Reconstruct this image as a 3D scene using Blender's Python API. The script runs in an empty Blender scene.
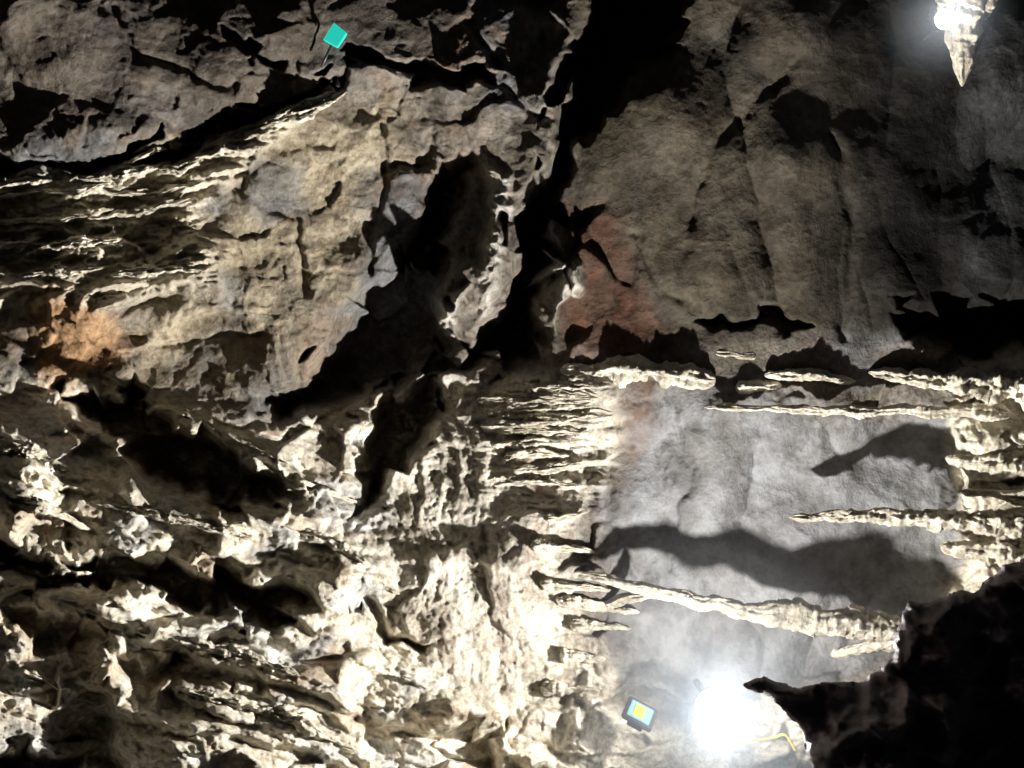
import bpy, numpy as np, math, bmesh
from mathutils import Vector
D=7.4
sc=bpy.context.scene
sc.view_settings.view_transform='Standard'
sc.view_settings.look='None'
COL=sc.collection
# ---------- helpers ----------
def P(px,py,h=0.0):
    s=(D-h)/D
    return ((px-512)*0.01*s, -h, (384-py)*0.01*s)
def pnoise(x,y,seed=0):
    r=np.random.RandomState(seed+11)
    perm=r.permutation(256); perm=np.concatenate([perm,perm])
    ang=r.rand(256)*2*np.pi; gx=np.cos(ang); gy=np.sin(ang)
    xi=np.floor(x).astype(int); yi=np.floor(y).astype(int)
    xf=x-xi; yf=y-yi; xi&=255; yi&=255
    u=xf*xf*xf*(xf*(xf*6-15)+10); v=yf*yf*yf*(yf*(yf*6-15)+10)
    def g(a,b,dx,dy):
        k=perm[perm[a&255]+(b&255)]
        return gx[k]*dx+gy[k]*dy
    n00=g(xi,yi,xf,yf); n10=g(xi+1,yi,xf-1,yf)
    n01=g(xi,yi+1,xf,yf-1); n11=g(xi+1,yi+1,xf-1,yf-1)
    return (n00*(1-u)+n10*u)*(1-v)+(n01*(1-u)+n11*u)*v
def fbm(x,y,o=4,seed=0,gain=.5,ridge=False,rot=False):
    t=0; a=1.0; s=0
    for i in range(o):
        n=pnoise(x*2**i+17.3*i,y*2**i-9.1*i,seed+i)*1.4
        if ridge: n=1-2*np.abs(n)
        t=t+a*n; s+=a; a*=gain
        if rot: x,y=x*.788+y*.616,y*.788-x*.616
    return t/s
def facet(x,y,seed=0,tilt=.8,soft=0.0,dist=False):
    """planar rock facets: blended between the nearest cells"""
    r=np.random.RandomState(seed+5)
    T=r.rand(64,64,5)
    xi=np.floor(x).astype(int); yi=np.floor(y).astype(int)
    if soft>0:
        W=np.zeros(x.shape); A=np.zeros(x.shape)
    best=np.full(x.shape,1e9); val=np.zeros(x.shape)
    for dx in(-1,0,1):
        for dy in(-1,0,1):
            cx=xi+dx; cy=yi+dy
            t=T[cx%64,cy%64]
            ox=cx+t[...,0]-x; oy=cy+t[...,1]-y
            d=ox*ox+oy*oy
            if dist:
                best=np.minimum(best,d/(.35+.65*t[...,2])); continue
            v=(t[...,2]-.5)+tilt*((t[...,3]-.5)*ox+(t[...,4]-.5)*oy)*2
            if soft>0:
                w=np.exp(-d/soft); W+=w; A+=w*v
            else:
                m=d<best; best=np.where(m,d,best); val=np.where(m,v,val)
    if dist: return np.sqrt(best)
    return A/W if soft>0 else val
def sdf(X,Y,pts,closed=True):
    pts=np.array(pts,float); n=len(pts)
    d=np.full(X.shape,1e12); inside=np.zeros(X.shape,bool)
    for i in range(n if closed else n-1):
        a=pts[i]; b=pts[(i+1)%n]; e=b-a
        wx=X-a[0]; wy=Y-a[1]
        t=np.clip((wx*e[0]+wy*e[1])/(e@e+1e-9),0,1)
        d=np.minimum(d,(wx-e[0]*t)**2+(wy-e[1]*t)**2)
        if closed and abs(e[1])>1e-6:
            c=((a[1]<=Y)!=(b[1]<=Y))&(X<a[0]+(Y-a[1])/e[1]*e[0])
            inside^=c
    d=np.sqrt(d)
    return np.where(inside,d,-d) if closed else d
def sst(x,a,b):
    t=np.clip((x-a)/(b-a),0,1); return t*t*(3-2*t)
def grid_mesh(name,V,nx,ny,col=None,alpha=None):
    idx=np.arange(nx*ny).reshape(ny,nx)
    F=np.stack([idx[:-1,:-1],idx[1:,:-1],idx[1:,1:],idx[:-1,1:]],-1).reshape(-1,4)
    me=bpy.data.meshes.new(name)
    me.vertices.add(len(V)); me.vertices.foreach_set('co',V.astype(np.float32).ravel())
    me.loops.add(F.size); me.loops.foreach_set('vertex_index',F.ravel().astype(np.int32))
    me.polygons.add(len(F)); me.polygons.foreach_set('loop_start',np.arange(0,F.size,4,dtype=np.int32))
    me.update(calc_edges=True)
    me.polygons.foreach_set('use_smooth',np.ones(len(F),bool))
    if col is not None:
        a=me.color_attributes.new('rock','FLOAT_COLOR','POINT')
        c=np.ones((len(V),4),np.float32); c[:,:3]=col
        if alpha is not None: c[:,3]=alpha
        a.data.foreach_set('color',c.ravel())
    me.validate()
    return me
def add(name,me,mat=None,label=None,cat=None,parent=None,kind=None,group=None):
    o=bpy.data.objects.new(name,me); COL.objects.link(o)
    if mat and me is not None: me.materials.append(mat)
    if label:o['label']=label
    if cat:o['category']=cat
    if kind:o['kind']=kind
    if group:o['group']=group
    if parent:o.parent=parent
    return o
# ---------- materials ----------
def rockmat(name,attr=None,base=(.5,.5,.5),dark=.6,rough=.95,scale=1.0,bump=.5,spec=.08):
    m=bpy.data.materials.new(name); m.use_nodes=True
    nt=m.node_tree; N=nt.nodes; L=nt.links; b=N['Principled BSDF']
    geo=N.new('ShaderNodeNewGeometry')
    n1=N.new('ShaderNodeTexNoise'); n1.inputs['Scale'].default_value=2.6*scale; n1.inputs['Detail'].default_value=9; n1.inputs['Roughness'].default_value=.66
    n2=N.new('ShaderNodeTexNoise'); n2.inputs['Scale'].default_value=14*scale; n2.inputs['Detail'].default_value=7; n2.inputs['Roughness'].default_value=.74
    L.new(geo.outputs['Position'],n1.inputs['Vector']); L.new(geo.outputs['Position'],n2.inputs['Vector'])
    r=N.new('ShaderNodeValToRGB'); r.color_ramp.elements[0].position=.38; r.color_ramp.elements[1].position=.58
    r.color_ramp.elements[0].color=(dark,dark*.98,dark*.95,1); r.color_ramp.elements[1].color=(1.1,1.1,1.1,1)
    L.new(n1.outputs['Fac'],r.inputs['Fac'])
    r2=N.new('ShaderNodeValToRGB'); r2.color_ramp.elements[0].position=.38; r2.color_ramp.elements[1].position=.58
    r2.color_ramp.elements[0].color=(.64,.62,.58,1); r2.color_ramp.elements[1].color=(1.1,1.1,1.1,1)
    L.new(n2.outputs['Fac'],r2.inputs['Fac'])
    mx=N.new('ShaderNodeMix'); mx.data_type='RGBA'; mx.blend_type='MULTIPLY'; mx.inputs[0].default_value=1
    mx2=N.new('ShaderNodeMix'); mx2.data_type='RGBA'; mx2.blend_type='MULTIPLY'; mx2.inputs[0].default_value=1
    bp=N.new('ShaderNodeBump'); bp.inputs['Strength'].default_value=bump; bp.inputs['Distance'].default_value=.07
    if attr:
        a=N.new('ShaderNodeAttribute'); a.attribute_name=attr; L.new(a.outputs['Color'],mx.inputs[6])
        L.new(a.outputs['Alpha'],mx2.inputs[0])
        ml=N.new('ShaderNodeMath'); ml.operation='MULTIPLY'; ml.inputs[1].default_value=bump; L.new(a.outputs['Alpha'],ml.inputs[0]); L.new(ml.outputs[0],bp.inputs['Strength'])
    else: mx.inputs[6].default_value=(*base,1)
    L.new(r.outputs['Color'],mx.inputs[7]); L.new(mx.outputs[2],mx2.inputs[6]); L.new(r2.outputs['Color'],mx2.inputs[7])
    L.new(mx2.outputs[2],b.inputs['Base Color'])
    b.inputs['Roughness'].default_value=rough; b.inputs['Specular IOR Level'].default_value=spec
    L.new(n2.outputs['Fac'],bp.inputs['Height'])
    bp2=N.new('ShaderNodeBump'); bp2.inputs['Strength'].default_value=bump; bp2.inputs['Distance'].default_value=.15
    L.new(n1.outputs['Fac'],bp2.inputs['Height']); L.new(bp.outputs['Normal'],bp2.inputs['Normal'])
    L.new(bp2.outputs['Normal'],b.inputs['Normal'])
    return m
def plain(name,c,rough=.5,metal=0,emis=None,es=0):
    m=bpy.data.materials.new(name); m.use_nodes=True
    N=m.node_tree.nodes; b=N['Principled BSDF']
    n=N.new('ShaderNodeTexNoise'); n.inputs['Scale'].default_value=40
    r=N.new('ShaderNodeValToRGB'); r.color_ramp.elements[0].color=(c[0]*.8,c[1]*.8,c[2]*.8,1); r.color_ramp.elements[1].color=(*c,1)
    m.node_tree.links.new(n.outputs['Fac'],r.inputs['Fac']); m.node_tree.links.new(r.outputs['Color'],b.inputs['Base Color'])
    b.inputs['Roughness'].default_value=rough; b.inputs['Metallic'].default_value=metal
    if emis: b.inputs['Emission Color'].default_value=(*emis,1); b.inputs['Emission Strength'].default_value=es
    return m
M_wall=rockmat('cave_rock',attr='rock',bump=.55)
M_cream=rockmat('cream_flowstone',base=(.76,.71,.59),dark=.65,bump=.75)
M_boulder=rockmat('dark_wet_rock',base=(.24,.20,.235),rough=.55,spec=.3,bump=.3)
# ---------- wall heightfield ----------
step=1.45
xs=np.arange(-210,1234,step); ys=np.arange(-160,930,step)
nx,ny=len(xs),len(ys)
X,Y=np.meshgrid(xs,ys)
ctrl=np.array([(-200,-100,3.3),(0,0,2.75),(0,120,2.4),(250,0,1.8),(60,60,2.45),(120,90,2.15),(200,70,1.85),(340,150,1.25),(450,0,1.15),(560,60,.9),(700,100,.95),(800,20,1.15),(700,-60,1.2),(900,0,1.0),(1024,0,.9),
(0,250,1.5),(150,250,1.15),(300,250,.9),(400,200,.8),(480,230,.35),(600,330,.4),(600,250,.55),(680,250,.6),(780,250,.6),(780,150,.8),(880,150,.7),(950,200,.5),(1024,200,.5),(940,270,.4),(720,335,.35),(800,335,.35),
(600,365,.2),(660,368,.15),(760,368,.1),(840,368,.12),
(470,395,-.15),(430,400,.0),(650,450,-.35),(780,500,-.4),(900,550,-.35),(700,640,-.35),(800,640,-.3),(640,560,-.35),(900,450,-.3),
(1010,420,.4),(1010,600,.7),(1200,500,1.2),(1200,100,.9),(560,430,-.1),(500,500,.2),(500,570,.35),(580,640,.0),(420,600,.8),(300,600,1.42),(100,600,2.45),(0,500,2.6),(0,620,2.8),
(-200,500,3.4),(0,768,3.0),(200,768,2.2),(400,740,1.25),(550,740,.4),(640,745,.4),(700,755,.45),(790,760,.5),(100,450,1.85),(200,520,1.75),(250,350,.95),(400,450,.45),(700,930,1.2),(300,930,2.2)],float)
num=np.zeros(X.shape); den=np.zeros(X.shape)
for cx,cy,ch in ctrl:
    w=1/((X-cx)**2+(Y-cy)**2+1800)**1.5
    num+=w*ch; den+=w
H=num/den
wx=fbm(X/90,Y/90,3,1,gain=.4)*24+fbm(X/16,Y/16,3,21)*3
wy=fbm(X/90,Y/90,3,2,gain=.4)*24+fbm(X/16,Y/16,3,22)*3
XW=X+wx; YW=Y+wy
XM=X+wx*.5; YM=Y+wy*.5
panel=sst(sdf(XW,YW,[(610,400),(700,385),(960,420),(945,500),(950,600),(880,660),(740,690),(630,680),(590,600),(610,540),(590,490)])+10*fbm(X/22,Y/16,3,90),-22,22)
lowl=sst(sdf(XW,YW,[(-300,420),(60,380),(250,420),(430,380),(610,385),(615,470),(560,520),(560,600),(620,690),(600,1000),(-300,1000)]),-20,25)
upr=sst(sdf(XW,YW,[(580,-300),(1300,-300),(1300,330),(900,330),(560,350),(560,200)]),-15,20)
uprb=sst(sdf(XW,YW,[(575,-300),(1300,-300),(1300,385),(560,385),(555,200)]),-15,20)
upl=sst(sdf(XW,YW,[(-300,-300),(560,-300),(520,200),(300,400),(-300,380)]),-20,30)
topl=sst(sdf(XW,YW,[(-300,-300),(520,-300),(480,40),(340,70),(200,130),(-300,170)]),-10,25)
righ=sst(sdf(XW,YW,[(950,360),(1300,350),(1300,700),(930,640),(960,560),(945,450)]),-10,15)
butt=sst(sdf(XW,YW,[(430,380),(600,380),(600,460),(575,520),(560,600),(620,690),(560,720),(430,680),(380,600),(380,520)]),-15,20)
comb=sst(sdf(XW,YW,[(470,380),(610,380),(605,500),(560,540),(480,490)]),-8,12)
slab=sst(sdf(XW,YW,[(285,435),(375,410),(385,470),(360,545),(300,520)]),-10,14)
foot=sst(sdf(XW,YW,[(575,690),(640,722),(690,728),(730,715),(770,690),(850,700),(850,1000),(540,1000)]),-8,14)
redm=sst(sdf(XW,YW,[(565,205),(622,212),(642,290),(668,356),(562,360),(572,300)]),-18,22)
rough=np.clip(.8+.5*lowl-.7*panel-.6*uprb*(1-righ)+.6*righ-.75*butt-.2*upl-.3*topl,.08,2)
H+=fbm(X/230,Y/230,3,3,gain=.4)*.30*(1-.6*panel)*(1-.5*uprb)*(1-.5*topl)
f1=facet(XW/120+3,YW/85+7,4,soft=.07); f2=facet(XW/60+20,YW/40,5,soft=.03); f3=facet(XW/20,YW/13,6,soft=.02); f4=facet(XM/9,YM/6.5,26,soft=.03)
H+=rough*(f1*.30*(1-.8*uprb)*(1-.5*topl)+f2*.15*(1-.7*uprb)*(1-.3*upl)+f3*.025*(1-.5*uprb)+f4*.008*(1-.5*upr))
H+=slab*.22*facet(XW/42+3,YW/60+1,29,tilt=1.2,soft=.02)
H+=redm*.10*facet(XW/45+8,YW/55+2,24,tilt=1.2,soft=.04)
H+=upl*(.16-.09*topl)*fbm(X/100,Y/80,3,32,gain=.38,rot=True)
mod=sst(fbm(X/110,Y/110,2,70),-.2,.3)
H+=(rough*.035*mod)*(1-.5*lowl)*fbm(XW/50,YW/34,5,7,gain=.5,ridge=True)
sl=lowl*(1-.85*butt)*(1-.7*slab)
def shelves(per,slope,seed,wob=1.2):
    s=(Y-slope*X)/per+wob*fbm(X/160,Y/90,3,seed,gain=.42)+.07*fbm(X/14,Y/10,3,seed+5)
    fr=s-np.floor(s)
    return np.where(fr<.82,fr/.82,(1-fr)/.18)
shm=sst(fbm(X/140,Y/80,3,35),-.35,.1)
H+=sl*(.24*shelves(70,.22,90,.8)*shm+.10*shelves(34,.22,94,1.0)*sst(fbm(X/90,Y/60,3,39),-.2,.2)+.035*shelves(17,.2,95)*sst(fbm(X/70,Y/50,3,36),-.1,.2))
pit=facet(XM/17,YM/12,27,dist=True); pit2=facet(XM/7,YM/6,28,dist=True)
cr_all=np.clip(lowl+righ+foot,0,1)*(.3+.7*sst(fbm(X/60,Y/45,3,38),-.15,.2))*(1+.5*butt)
H+=cr_all*(-.018*sst(.55-pit,0,.5)-.013*sst(.5-pit2,0,.45))
H+=.014*(.25+rough+.3*butt)*fbm(X/12,Y/11,4,8,gain=.62,rot=True)
leftbed=sst(sdf(XW,YW,[(-300,160),(120,170),(350,80),(215,200),(215,290),(-300,330)]),-6,14)
bed=fbm(XW/60,Y/19+X/110,5,9,gain=.5,ridge=True)
H+=(.20*leftbed)*np.clip(bed,-.35,1)
H+=comb*.07*np.clip(fbm(XM/90,Y/13,4,33,gain=.5,ridge=True),-.3,1)
curve=X+wx*.6+60*np.sin(Y/150.0+.8)+Y*.15
fold=np.abs(pnoise(curve/130,Y/380,10))*2
fold2=np.abs(pnoise(curve/60+3,Y/200,13))*2
H+=upr*(.26*np.sqrt(fold+.08)+.045*np.sqrt(fold2+.05)+.12*fbm(X/90,Y/100,3,18,gain=.45,rot=True))-upr*.18
H+=panel*(.22*np.sqrt(np.abs(pnoise(XW/95,YW/230,14))*2+.10)+.13*fbm(X/85,Y/110,4,12,gain=.42,rot=True)-.1)
H+=butt*(.07*fbm(XW/34,YW/170,4,15,gain=.5,ridge=True)+.045*fbm(XM/42,YM/36,5,16,gain=.55,rot=True))
H+=foot*(.12*fbm(XW/40,YW/26,5,19,gain=.55,ridge=True)+.14*facet(XW/34,YW/24,20,soft=.03))
def crack(pts,width,depth):
    global H
    d=sdf(XW,YW,pts,False); H-=depth*np.exp(-(d/width)**2)
for pts in [[(790,60),(740,110),(705,150),(700,220),(680,300)],[(830,150),(855,230),(845,330)],[(640,230),(660,290),(700,320)]]: crack(pts,6,.05)
for pts in [[(370,120),(385,200),(370,290)],[(240,180),(300,220),(310,290)],
            [(120,330),(200,350),(260,340)],[(100,0),(150,60),(230,80)],[(420,90),(440,130),(420,180)],[(480,20),(500,90),(540,120)]]: crack(pts,5,.06)
for pts in [[(668,390),(690,470),(672,560)]]: crack(pts,4,.04)
crack([(130,480),(200,512),(310,522)],13,-.25)
crack([(60,600),(180,632),(330,640)],13,-.25)
XJ=X+fbm(X/60,Y/60,4,81,gain=.55)*18+(facet(X/34,Y/34,82,.6,soft=.03))*18
YJ=Y+fbm(X/60,Y/60,4,83,gain=.55)*18+(facet(X/34+9,Y/34,84,.6,soft=.03))*18
def rec(pts,depth,soft=18):
    global H
    H-=depth*sst(sdf(XJ,YJ,pts),-4,soft)
rec([(590,-40),(725,-40),(700,30),(650,70),(612,115),(585,150),(560,195),(540,185),(548,130),(562,80),(572,30)],1.4,26)
rec([(510,205),(558,175),(562,240),(540,310),(548,355),(470,368),(488,320),(508,250)],1.3,24)
rec([(440,160),(478,150),(468,210),(450,285),(470,345),(500,372),(430,378),(350,415),(258,425),(250,392),(298,372),(335,330),(348,285),(392,258),(418,205)],1.3,28)
rec([(380,395),(440,372),(430,425),(392,500),(362,520),(362,480),(372,430)],1.3,16)
rec([(58,378),(125,372),(168,405),(215,440),(275,470),(300,502),(230,512),(160,490),(112,455),(82,425)],1.6,24)
rec([(-60,535),(80,558),(150,545),(230,572),(320,592),(325,614),(240,620),(150,608),(80,582),(-60,565)],1.4)
rec([(-60,142),(20,162),(100,157),(200,128),(300,92),(345,68),(335,86),(250,121),(180,148),(60,174),(-60,178)],.45,8)
rec([(335,48),(420,54),(478,70),(480,86),(400,76),(345,64)],.45,8)
rec([(890,305),(1100,280),(1100,368),(960,362),(900,350)],1.1,45)
rec([(692,325),(715,310),(780,315),(818,345),(800,340),(775,328),(730,320),(708,332)],.22,8)
rec([(0,600),(60,605),(110,640),(60,650),(0,640)],.4)
rec([(100,655),(180,648),(240,690),(200,700),(140,690)],.4)
rec([(360,710),(500,720),(500,800),(370,800)],.5)
rec([(-50,738),(85,745),(95,800),(-50,800)],1.2)
rec([(225,35),(285,55),(280,66),(230,48)],.4,8)
rec([(360,600),(440,640),(430,652),(350,615)],.35,8)
pale=sst(sdf(XJ,YJ,[(545,262),(568,262),(574,290),(556,340),(546,330),(550,300)]),-5,14)
pale2=sst(sdf(XJ,YJ,[(446,282),(478,280),(472,300),(464,345),(450,330)]),-4,10)
strip=sst(sdf(XW,YW,[(480,150),(504,165),(508,205),(498,250),(486,310),(472,318),(468,290),(476,230)]),-4,10)
H+=.45*pale+.5*pale2+.10*strip+strip*.06*fbm(XW/9,YW/14,3,58,ridge=True)
# ---------- albedo map ----------
C=np.zeros(X.shape+(3,)); C[:]=(.175,.155,.13)
def tint(mask,c):
    global C
    C=C*(1-mask[...,None])+np.array(c)*mask[...,None]
pat=sst(fbm(XW/90,YW/90,4,40),-.1,.35)
tint(pat*.8,(.135,.14,.148))
tint(sst(fbm(XW/70,YW/70,3,47),.05,.35)*.45,(.20,.14,.095))
tint(sst(sdf(XW,YW,[(150,150),(350,90),(420,100),(380,250),(320,330),(230,420),(120,400),(20,330),(200,200)]),-20,50)*.8*(1-pat*.8),(.355,.305,.215))
tint(sst(sdf(XW,YW,[(240,150),(300,160),(310,215),(270,230),(245,200)]),-8,14)*.7,(.11,.113,.117))
tint(sst(sdf(XW,YW,[(20,290),(110,275),(130,350),(90,390),(120,460),(60,420),(30,350)]),-10,20)*.85,(.44,.27,.14))
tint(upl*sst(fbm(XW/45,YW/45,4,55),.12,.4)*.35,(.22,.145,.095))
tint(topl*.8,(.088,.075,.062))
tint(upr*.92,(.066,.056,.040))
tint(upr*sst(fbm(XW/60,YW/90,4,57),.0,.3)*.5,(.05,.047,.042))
tint(upr*sst(XW-.15*YW,700,880)*.95,(.009,.0085,.008))  # near-black albedo paints in the shade of the upper-right wall
tint(upr*sst(X,950,975)*sst(310-YW,0,80)*.45,(.05,.052,.055))  # paler albedo paints the lit, hazy look of this strip
rn=.6+.4*sst(fbm(XW/22,YW/22,4,53),-.2,.2)
tint(redm*.95*rn,(.098,.052,.035))
tint(panel*.95,(.222,.227,.232))
tint(sst(sdf(XW,YW,[(600,365),(662,370),(655,430),(630,510),(605,500)]),-10,20)*.9*rn,(.125,.082,.06))
tint(panel*sst(fbm(XW/50,YW/120,4,52),.0,.3)*.45,(.15,.137,.125))
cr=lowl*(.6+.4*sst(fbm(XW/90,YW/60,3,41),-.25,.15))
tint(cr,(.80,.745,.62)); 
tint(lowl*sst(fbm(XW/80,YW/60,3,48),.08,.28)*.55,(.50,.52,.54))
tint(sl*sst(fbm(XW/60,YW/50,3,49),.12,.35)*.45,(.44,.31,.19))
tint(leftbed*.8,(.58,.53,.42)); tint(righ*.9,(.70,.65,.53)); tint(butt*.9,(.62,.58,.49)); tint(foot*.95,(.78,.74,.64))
tint(butt*sst(sdf(XW,YW,[(518,440),(545,440),(550,600),(530,620)]),-4,8)*.5,(.42,.34,.29))
tint(butt*sst(fbm(XW/16,YW/140,3,54),.05,.3)*.5,(.42,.35,.29))
tint(np.maximum(strip*.8,np.maximum(pale,pale2)*.9),(.46,.44,.39))
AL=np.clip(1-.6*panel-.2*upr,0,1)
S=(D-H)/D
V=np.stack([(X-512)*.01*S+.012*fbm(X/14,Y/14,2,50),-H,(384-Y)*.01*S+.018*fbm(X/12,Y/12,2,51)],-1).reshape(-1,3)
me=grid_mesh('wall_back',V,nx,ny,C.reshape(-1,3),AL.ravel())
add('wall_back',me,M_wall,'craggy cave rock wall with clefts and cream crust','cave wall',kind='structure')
def hat(px,py):
    i=int(np.clip((py-ys[0])/step,0,ny-1)); j=int(np.clip((px-xs[0])/step,0,nx-1))
    return float(H[max(0,i-4):i+5,max(0,j-4):j+5].mean())
# ---------- rock blades ----------
def blade(name,pts,rad,hs=None,flat=1.5,seed=0,label='',cat='stalactite',group=None,mat=None,rag=.35,lift=.2,fq=1.0,rmod=.6,wob=4.0):
    pts=np.array(pts,float); n=len(pts)
    L=np.concatenate([[0],np.cumsum(np.hypot(*np.diff(pts,axis=0).T))]); tot=L[-1]
    nl=max(40,int(tot/1.1)); nr=40
    t=np.linspace(0,tot,nl)
    px=np.interp(t,L,pts[:,0]); py=np.interp(t,L,pts[:,1]); r=np.interp(t,L,rad)
    if hs is None: hs=[hat(*p)+lift for p in pts]
    hh=np.interp(t,L,hs)
    cap=np.sqrt(np.clip(np.minimum(t,tot-t)/(tot*.04+2),0,1))
    r=r*cap+.02
    sd=seed*13.7
    py=py+wob*fbm(t*fq/50+sd,t*0+sd,4,60,gain=.6)
    r=r*np.clip(1+rmod*1.3*fbm(t*fq/40+sd,t*0+3+sd,4,64,gain=.6),.25,2.2)
    a=np.linspace(0,2*np.pi,nr)
    T,A=np.meshgrid(t*fq,a)
    dn=fbm(T/36+sd,np.cos(A)*1.6+5+sd,4,61,gain=.55)+.6*fbm(T/18+sd,np.sin(A)*2.4+9,4,62,gain=.6)+.35*facet(T/26+sd+40,np.abs(A-np.pi)*1.6+20,63,soft=.03)
    R=r[None]*np.clip(1+rag*2*dn,.25,2.6)
    tx=np.gradient(px); ty=np.gradient(py); q=np.hypot(tx,ty); tx/=q; ty/=q
    ox=R*np.cos(A)
    PX=px[None]-ty[None]*ox; PY=py[None]+tx[None]*ox
    HH=hh[None]+R*.01*flat*np.sin(A)
    s=(D-HH)/D
    V=np.stack([(PX-512)*.01*s,-HH,(384-PY)*.01*s],-1).reshape(-1,3)
    me=grid_mesh(name,V,nl,nr)
    return add(name,me,mat or M_cream,label,cat,group=group)
G='cream flowstone spikes on the cave wall'
blade('stalactite',[(550,572),(600,577),(660,593),(720,606),(790,617),(860,624),(915,632)],[3,5,7,8,13,14,12],[.2,.42,.52,.55,.55,.5,.48],seed=1,label='long pale knobbly stalactite spanning the smooth rock panel',rag=.3,flat=1.1,rmod=.2,wob=6)
blade('stalactite',[(655,592),(620,600),(590,612)],[5,4,3],[.35,.15,.05],seed=2,label='short forked cream spike beside the long stalactite',group=G)
blade('stalactite',[(788,518),(850,516),(940,518),(1030,526)],[2,6,9,13],[.3,.44,.52,.62],seed=3,label='thick cream spike tapering to a thin tip',rag=.4,group=G,fq=1.2)
blade('stalactite',[(704,407),(780,409),(880,411),(960,410),(1012,414)],[2.5,4,5,6.5,9],[.34,.32,.3,.36,.45],flat=1.1,seed=4,label='long thin cream ledge with ragged edge',group=G,rag=.4,fq=1.2)
blade('rock_ledge',[(560,371),(620,368),(716,378)],[5,12,8],None,seed=5,label='bright cream rock ledge under a dark cleft',cat='rock ledge',group=G,rag=.5,lift=.03,flat=.9,fq=1.2)
blade('rock_ledge',[(715,352),(757,356)],[5,3],None,seed=6,label='small cream rock ledge with pointed end',cat='rock ledge',group=G,lift=-.02,flat=1)
blade('rock_ledge',[(764,375),(810,374),(856,381)],[3,8,3],None,seed=7,label='flat cream rock ledge with pointed ends',cat='rock ledge',group=G,lift=.04,rag=.45,fq=1.2)
blade('rock_ledge',[(735,387),(782,386)],[6,4],None,seed=8,label='small pale rock ledge above a long one',cat='rock ledge',group=G,lift=.02)
blade('rock_ledge',[(868,372),(950,382),(1035,392)],[3,8,14],[.2,.35,.5],seed=9,label='cream rock ledge thickening into the wall',cat='rock ledge',group=G,rag=.5,fq=1.2)
blade('rock_ledge',[(945,458),(1035,468)],[5,14],[.3,.5],seed=10,label='stubby cream rock ledge',cat='rock ledge',group=G)
blade('rock_ledge',[(960,490),(1035,500)],[3,9],[.35,.55],seed=12,label='stubby cream rock ledge with thin tip',cat='rock ledge',group=G)
blade('rock_ledge',[(940,546),(1035,556)],[5,16],[.35,.6],seed=13,label='thick cream rock shelf joined to the wall',cat='rock ledge',group=G)
blade('rock_ledge',[(830,655),(905,640)],[3,10],[-.05,.2],seed=11,label='stubby cream rock ledge beneath the long stalactite',cat='rock ledge',group=G)
rs=np.random.RandomState(3)
ysp=[387,394,402,409,417,425,433,443,455,468,484]
for i,y in enumerate(ysp):
    x0=475+rs.rand()*55; x1=565+rs.rand()*52
    r=2.4+rs.rand()*3.2
    blade('stalactite',[(x0,y+rs.randn()*2),((x0+x1)/2,y+rs.randn()*2),(x1,y+rs.randn()*2)],[r*.8,r,1.0],None,seed=20+i,label='ragged cream spike in a comb of spikes',group='comb of cream spikes',flat=1.0,rag=.7,lift=.06,fq=1.7,wob=3)
for i,(x0,y0,x1,y1,r) in enumerate([(545,520,590,512,4),(530,545,595,552,5),(555,600,640,612,6),(570,625,632,628,6),(540,688,600,690,7),(560,655,606,660,6),(540,585,612,590,5)]):
    blade('stalactite',[(x0,y0),((x0+x1)/2,(y0+y1)/2),(x1,y1)],[r,r*.8,r*.3],None,seed=40+i,label='short cream spike at the edge of the crusted wall',group=G,lift=.07,rag=.55,fq=1.6)
rs=np.random.RandomState(8)
k=0
for line in [[(-60,208),(60,196),(140,190),(216,180)],[(-60,232),(60,222),(130,214),(200,200)],[(-60,255),(60,246),(140,238)],[(-60,280),(90,272),(205,268)],[(120,170),(190,150),(270,122),(350,92)],[(-20,190),(60,182),(130,172),(200,158)],[(200,150),(350,84)]]:
    ln=np.array(line,float); x=line[0][0]
    while x<line[-1][0]-25:
        w=rs.uniform(45,110); x1=min(x+w,line[-1][0]); xm=(x+x1)/2
        f=lambda q: np.interp(q,ln[:,0],ln[:,1])
        j=rs.randn()*3
        r=rs.uniform(2.5,6)
        blade('rock_ledge',[(x,f(x)+j),(xm,f(xm)+j+rs.randn()*2),(x1,f(x1)+j-2)],[r*.3,r,r*.2],None,seed=120+k,label='flaky cream rock ledge with a jagged bright edge',cat='rock ledge',group='stacked flaky ledges',lift=.08,flat=2.0,rag=.6,fq=1.8)
        k+=1; x=x1-rs.uniform(-8,14)
for i,(pts,r) in enumerate([([(-40,440),(20,448),(70,470)],7),([(90,500),(180,520),(260,540)],5),([(225,432),(290,468)],5),([(-40,555),(60,585),(120,608)],7),([(130,630),(230,650),(300,675)],6),
  ([(-40,490),(40,505),(90,528)],6),([(60,600),(140,630)],5),([(180,690),(300,720),(360,755)],7),([(20,670),(100,705)],7),([(330,555),(400,595)],5),([(300,480),(360,505)],5),([(400,675),(500,725)],7),([(240,515),(330,540),(370,565)],5)]):
    blade('rock_ledge',pts,[r*.4]+[r]*(len(pts)-2)+[r*.4],None,seed=80+i,label='jagged cream rock ledge on the rubble slope',cat='rock ledge',group='jagged ledges on the slope',lift=.09,flat=1.6,rag=.55,fq=1.4)
blade('stalactite',[(974,-60),(970,0),(962,40),(962,86)],[34,28,15,3],[1.1,1.0,.9,.85],seed=105,label='hanging cream stalactite brightly lit by a lamp',flat=1,rag=.35,fq=.9,rmod=.2)
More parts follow.
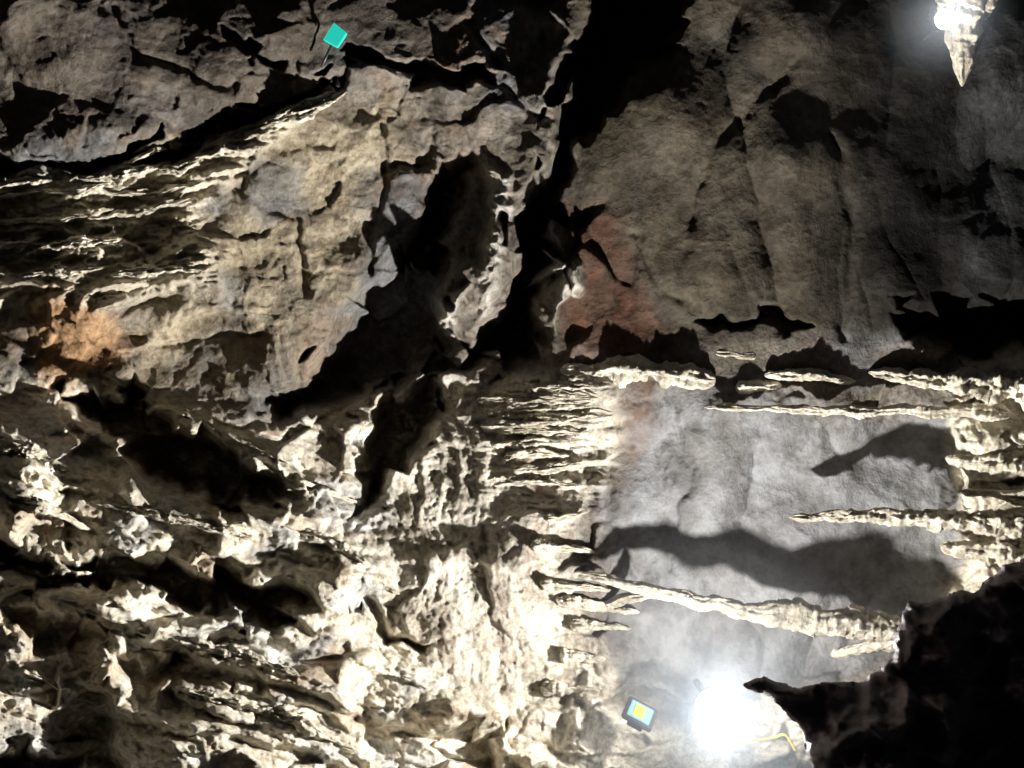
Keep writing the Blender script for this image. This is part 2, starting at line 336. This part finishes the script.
# ---------- dark foreground boulder ----------
def inflate(name,poly,h0,amp,mat,label,cat,seed=0,stp=2.0):
    p=np.array(poly,float); x=np.arange(p[:,0].min()-12,p[:,0].max()+12,stp); y=np.arange(p[:,1].min()-12,p[:,1].max()+12,stp)
    A,B=np.meshgrid(x,y)
    AW=A+fbm(A/28,B/28,4,seed,gain=.45)*10; BW=B+fbm(A/28,B/28,4,seed+1,gain=.45)*10
    s=sdf(AW,BW,poly)
    gy,gx=np.gradient(s,stp); g2=gx*gx+gy*gy+1e-6
    edge=s<stp*.9
    mv=np.where(edge,np.clip(s/g2,-stp,stp),0)
    PX=A-gx*mv; PY=B-gy*mv
    e=np.where(edge,0,np.clip(s,0,60)/60); ef=e**.4
    bump=.22*fbm(A/80,B/60,3,seed+3,ridge=True)+.28*facet(AW/60+9,BW/50+9,seed+4,soft=.07)
    hf=h0+ef*amp*.3+np.sqrt(e)*bump*1.2; hb=h0-np.sqrt(e)*amp
    m,n=A.shape; idx=-np.ones((2,m,n),int)
    V=[];F=[]
    use=s>-stp*.6
    for k,h in enumerate((hf,hb)):
        for a,b in np.argwhere(use):
            idx[k,a,b]=len(V); V.append(P(PX[a,b],PY[a,b],h[a,b]))
    full=use[:-1,:-1]&use[1:,:-1]&use[1:,1:]&use[:-1,1:]
    for a,b in np.argwhere(full):
        F.append((idx[0,a,b],idx[0,a+1,b],idx[0,a+1,b+1],idx[0,a,b+1]))
        F.append((idx[1,a,b],idx[1,a,b+1],idx[1,a+1,b+1],idx[1,a+1,b]))
    me=bpy.data.meshes.new(name); me.from_pydata(V,[],F)
    bm=bmesh.new(); bm.from_mesh(me); bmesh.ops.remove_doubles(bm,verts=bm.verts,dist=.0005)
    bmesh.ops.delete(bm,geom=[v for v in bm.verts if not v.link_faces],context='VERTS')
    bmesh.ops.recalc_face_normals(bm,faces=bm.faces)
    bm.to_mesh(me); bm.free()
    for q in me.polygons:q.use_smooth=True
    return add(name,me,mat,label,cat)
inflate('boulder',[(742,683),(762,678),(800,688),(850,683),(880,672),(893,655),(898,625),(912,600),(940,596),(965,588),(980,590),(1000,566),(1060,545),(1230,520),(1230,940),(850,940),(822,800),(808,760),(800,725),(775,700)],3.4,.7,M_boulder,'dark wet knobbly boulder silhouetted against the lamp','boulder',200)
# ---------- lamps & small things ----------
def empty(name,loc,label,cat):
    o=bpy.data.objects.new(name,None); COL.objects.link(o); o.location=loc; o['label']=label; o['category']=cat; o.empty_display_size=.1; return o
def lathe(name,prof,seg=40):
    me=bpy.data.meshes.new(name); V=[];F=[]
    for r,z in prof:
        for k in range(seg): V.append((r*math.cos(2*math.pi*k/seg),r*math.sin(2*math.pi*k/seg),z))
    for i in range(len(prof)-1):
        for k in range(seg):
            F.append((i*seg+k,i*seg+(k+1)%seg,(i+1)*seg+(k+1)%seg,(i+1)*seg+k))
    me.from_pydata(V,[],F)
    for q in me.polygons:q.use_smooth=True
    return me
def box(name,sx,sy,sz,bev=.006):
    me=bpy.data.meshes.new(name); bm=bmesh.new(); bmesh.ops.create_cube(bm,size=1)
    for v in bm.verts: v.co=(v.co.x*sx,v.co.y*sy,v.co.z*sz)
    bmesh.ops.bevel(bm,geom=bm.edges[:],offset=bev,segments=2,affect='EDGES'); bm.to_mesh(me); bm.free(); return me
M_blk=plain('black_plastic',(.03,.03,.035),.4)
M_lens=plain('lamp_glass_lit',(1,1,1),.2,emis=(.97,.98,1),es=25)
M_yel=plain('yellow_led',(.9,.6,.02),.4,emis=(1,.6,.0),es=.5)
M_scr=plain('pale_blue_glass',(.17,.30,.33),.3,emis=(.4,.8,.9),es=.14)
M_teal=plain('teal_glow_plastic',(.02,.5,.42),.4,emis=(.03,.75,.6),es=.75)  # emission added so the marker plate glows; it is no lamp
M_cab=plain('yellow_cable',(.8,.6,.08),.5)
dome=[(0.001,.06),(.03,.055),(.055,.04),(.075,.02),(.085,.0)]
def lamp(loc,label,s,name):
    e=empty(name,loc,label,'lamp')
    h=add('housing',lathe('housing',[(0.001,-.08),(.04,-.075),(.07,-.05),(.085,-.01),(.092,.0),(.086,.004)]),M_blk,parent=e)
    l=add('lens',lathe('lens',dome),M_lens,parent=e)
    b=add('bracket',box('bracket',.03,.25,.03),M_blk,parent=e); b.location=(0,.2*s,-.02)
    for o in(h,l): o.rotation_euler=(math.radians(90),0,0)
    for o in(h,l,b): o.scale=(s,s,s)
    return e
LA=Vector(P(713,706,1.35)); lamp(LA,'round flood lamp shining dazzling white on rock ledge',1.7,'flood_lamp')
LB=Vector(P(944,20,1.4)); lamp(LB,'small round spot lamp glaring beside hanging stalactite',.9,'spot_lamp')
def tube(name,pts,r,mat,label,cat):
    cu=bpy.data.curves.new(name,'CURVE'); cu.dimensions='3D'; cu.bevel_depth=r; cu.bevel_resolution=3
    s=cu.splines.new('NURBS'); s.points.add(len(pts)-1); s.use_endpoint_u=True; s.order_u=3
    for q,p in zip(s.points,pts): q.co=(*p,1)
    t=bpy.data.objects.new('tmp',cu); COL.objects.link(t)
    me=bpy.data.meshes.new_from_object(t.evaluated_get(bpy.context.evaluated_depsgraph_get()))
    bpy.data.objects.remove(t); me.materials.clear()
    return add(name,me,mat,label,cat)
tube('power_cable',[P(715,725,1.3),P(735,745,1.1),P(755,740,1.05),P(775,738,1.05),P(787,732,1.1),P(795,750,1.1)],.010,M_cab,'thin yellow power cable draped over rock','cable')
wl=empty('work_light',P(640,713,.9),'small rectangular work light with yellow diode panel','lamp')
for nm,me_,mt,loc in [('frame',box('frame',.32,.05,.25,.012),M_blk,(0,.02,0)),('glass',box('glass',.24,.02,.18),M_scr,(0,-.012,0)),('diode',box('diode',.10,.015,.12,.004),M_yel,(-.01,-.024,0)),('stand',box('stand',.16,.10,.06),M_blk,(0,.09,-.08))]:
    o=add(nm,me_,mt,parent=wl); o.location=loc
wl.rotation_euler=(math.radians(-54),math.radians(22),math.radians(-18)); wl.scale=(.86,.86,.86)
hb=hat(335,35)
mk=empty('reflective_marker',P(335,35,hb+.15),'teal translucent marker plate on dark rod against rock','marker')
me=bpy.data.meshes.new('plate'); bm=bmesh.new()
pl=[(-.095,-.035),(-.01,.10),(.095,.015),(.02,-.10)]
vs=[bm.verts.new((x,0,z)) for x,z in pl]; f=bm.faces.new(vs); r=bmesh.ops.extrude_face_region(bm,geom=[f]); bmesh.ops.translate(bm,vec=(0,.02,0),verts=[v for v in r['geom'] if isinstance(v,bmesh.types.BMVert)])
bmesh.ops.recalc_face_normals(bm,faces=bm.faces); bmesh.ops.bevel(bm,geom=bm.edges[:],offset=.006,segments=2,affect='EDGES'); bm.to_mesh(me); bm.free()
add('plate',me,M_teal,parent=mk)
o=add('rod',lathe('rod',[(.001,-.2),(.010,-.2),(.010,0),(.001,0)],12),M_blk,parent=mk); o.location=(-.03,.03,-.05); o.rotation_euler=(0.2,.5,0)
def light(name,loc,e,rad,col,fall='Linear',k=1):
    d=bpy.data.lights.new(name,'POINT'); d.energy=e; d.shadow_soft_size=rad; d.color=col
    d.use_nodes=True; nt=d.node_tree; em=nt.nodes['Emission']; lf=nt.nodes.new('ShaderNodeLightFalloff'); lf.inputs['Strength'].default_value=k
    nt.links.new(lf.outputs[fall],em.inputs['Strength'])
    o=bpy.data.objects.new(name,d); COL.objects.link(o); o.location=loc; return o
light('flood_light_source',LA+Vector((-.02,-.04,.19)),142,.05,(1,.985,.96),'Constant')
light('flood_light_glare',LA+Vector((0,-.20,.08)),38,.10,(.90,.95,1),'Quadratic')
light('flood_light_spill',LA+Vector((.04,-.02,-.24)),26,.08,(1,.98,.95),'Quadratic')
light('spot_light_source',LB+Vector((.0,-.16,-.03)),7,.08,(.95,.97,1),'Quadratic')
def halo(c,r,dn,label):  # scatter volume added to make the glare around each lamp
    mm=bpy.data.materials.new('halo_volume'); mm.use_nodes=True; nt=mm.node_tree; nt.nodes.clear(); N=nt.nodes; L=nt.links
    out=N.new('ShaderNodeOutputMaterial'); vs=N.new('ShaderNodeVolumeScatter'); vs.inputs['Color'].default_value=(.8,.9,1,1)
    tc=N.new('ShaderNodeTexCoord'); ln=N.new('ShaderNodeVectorMath'); ln.operation='LENGTH'; L.new(tc.outputs['Object'],ln.inputs[0])
    mr=N.new('ShaderNodeMapRange'); mr.inputs['From Min'].default_value=0; mr.inputs['From Max'].default_value=r*.98; mr.inputs['To Min'].default_value=1; mr.inputs['To Max'].default_value=0
    L.new(ln.outputs['Value'],mr.inputs['Value'])
    pw=N.new('ShaderNodeMath'); pw.operation='POWER'; pw.inputs[1].default_value=2.5; L.new(mr.outputs['Result'],pw.inputs[0])
    ml=N.new('ShaderNodeMath'); ml.operation='MULTIPLY'; ml.inputs[1].default_value=dn; L.new(pw.outputs[0],ml.inputs[0]); L.new(ml.outputs[0],vs.inputs['Density'])
    L.new(vs.outputs[0],out.inputs['Volume'])
    me=bpy.data.meshes.new('halo'); bm=bmesh.new(); bmesh.ops.create_icosphere(bm,subdivisions=4,radius=r); bm.to_mesh(me); bm.free()
    o=add('halo',me,mm,label,'halo',kind='stuff'); o.location=c
halo(LA,1.8,.5,'added bluish mist thickening around the flood lamp')
halo(LB,.6,1.0,'added mist around the spot lamp')
w=bpy.data.worlds.new('w'); sc.world=w; w.use_nodes=True; w.node_tree.nodes['Background'].inputs[0].default_value=(.5,.48,.5,1); w.node_tree.nodes['Background'].inputs[1].default_value=.022
cam=bpy.data.cameras.new('camera'); co=bpy.data.objects.new('camera',cam); COL.objects.link(co)
co.location=(0,-D,0); co.rotation_euler=(math.pi/2,0,0); cam.sensor_width=36; cam.lens=36*D/10.24; sc.camera=co
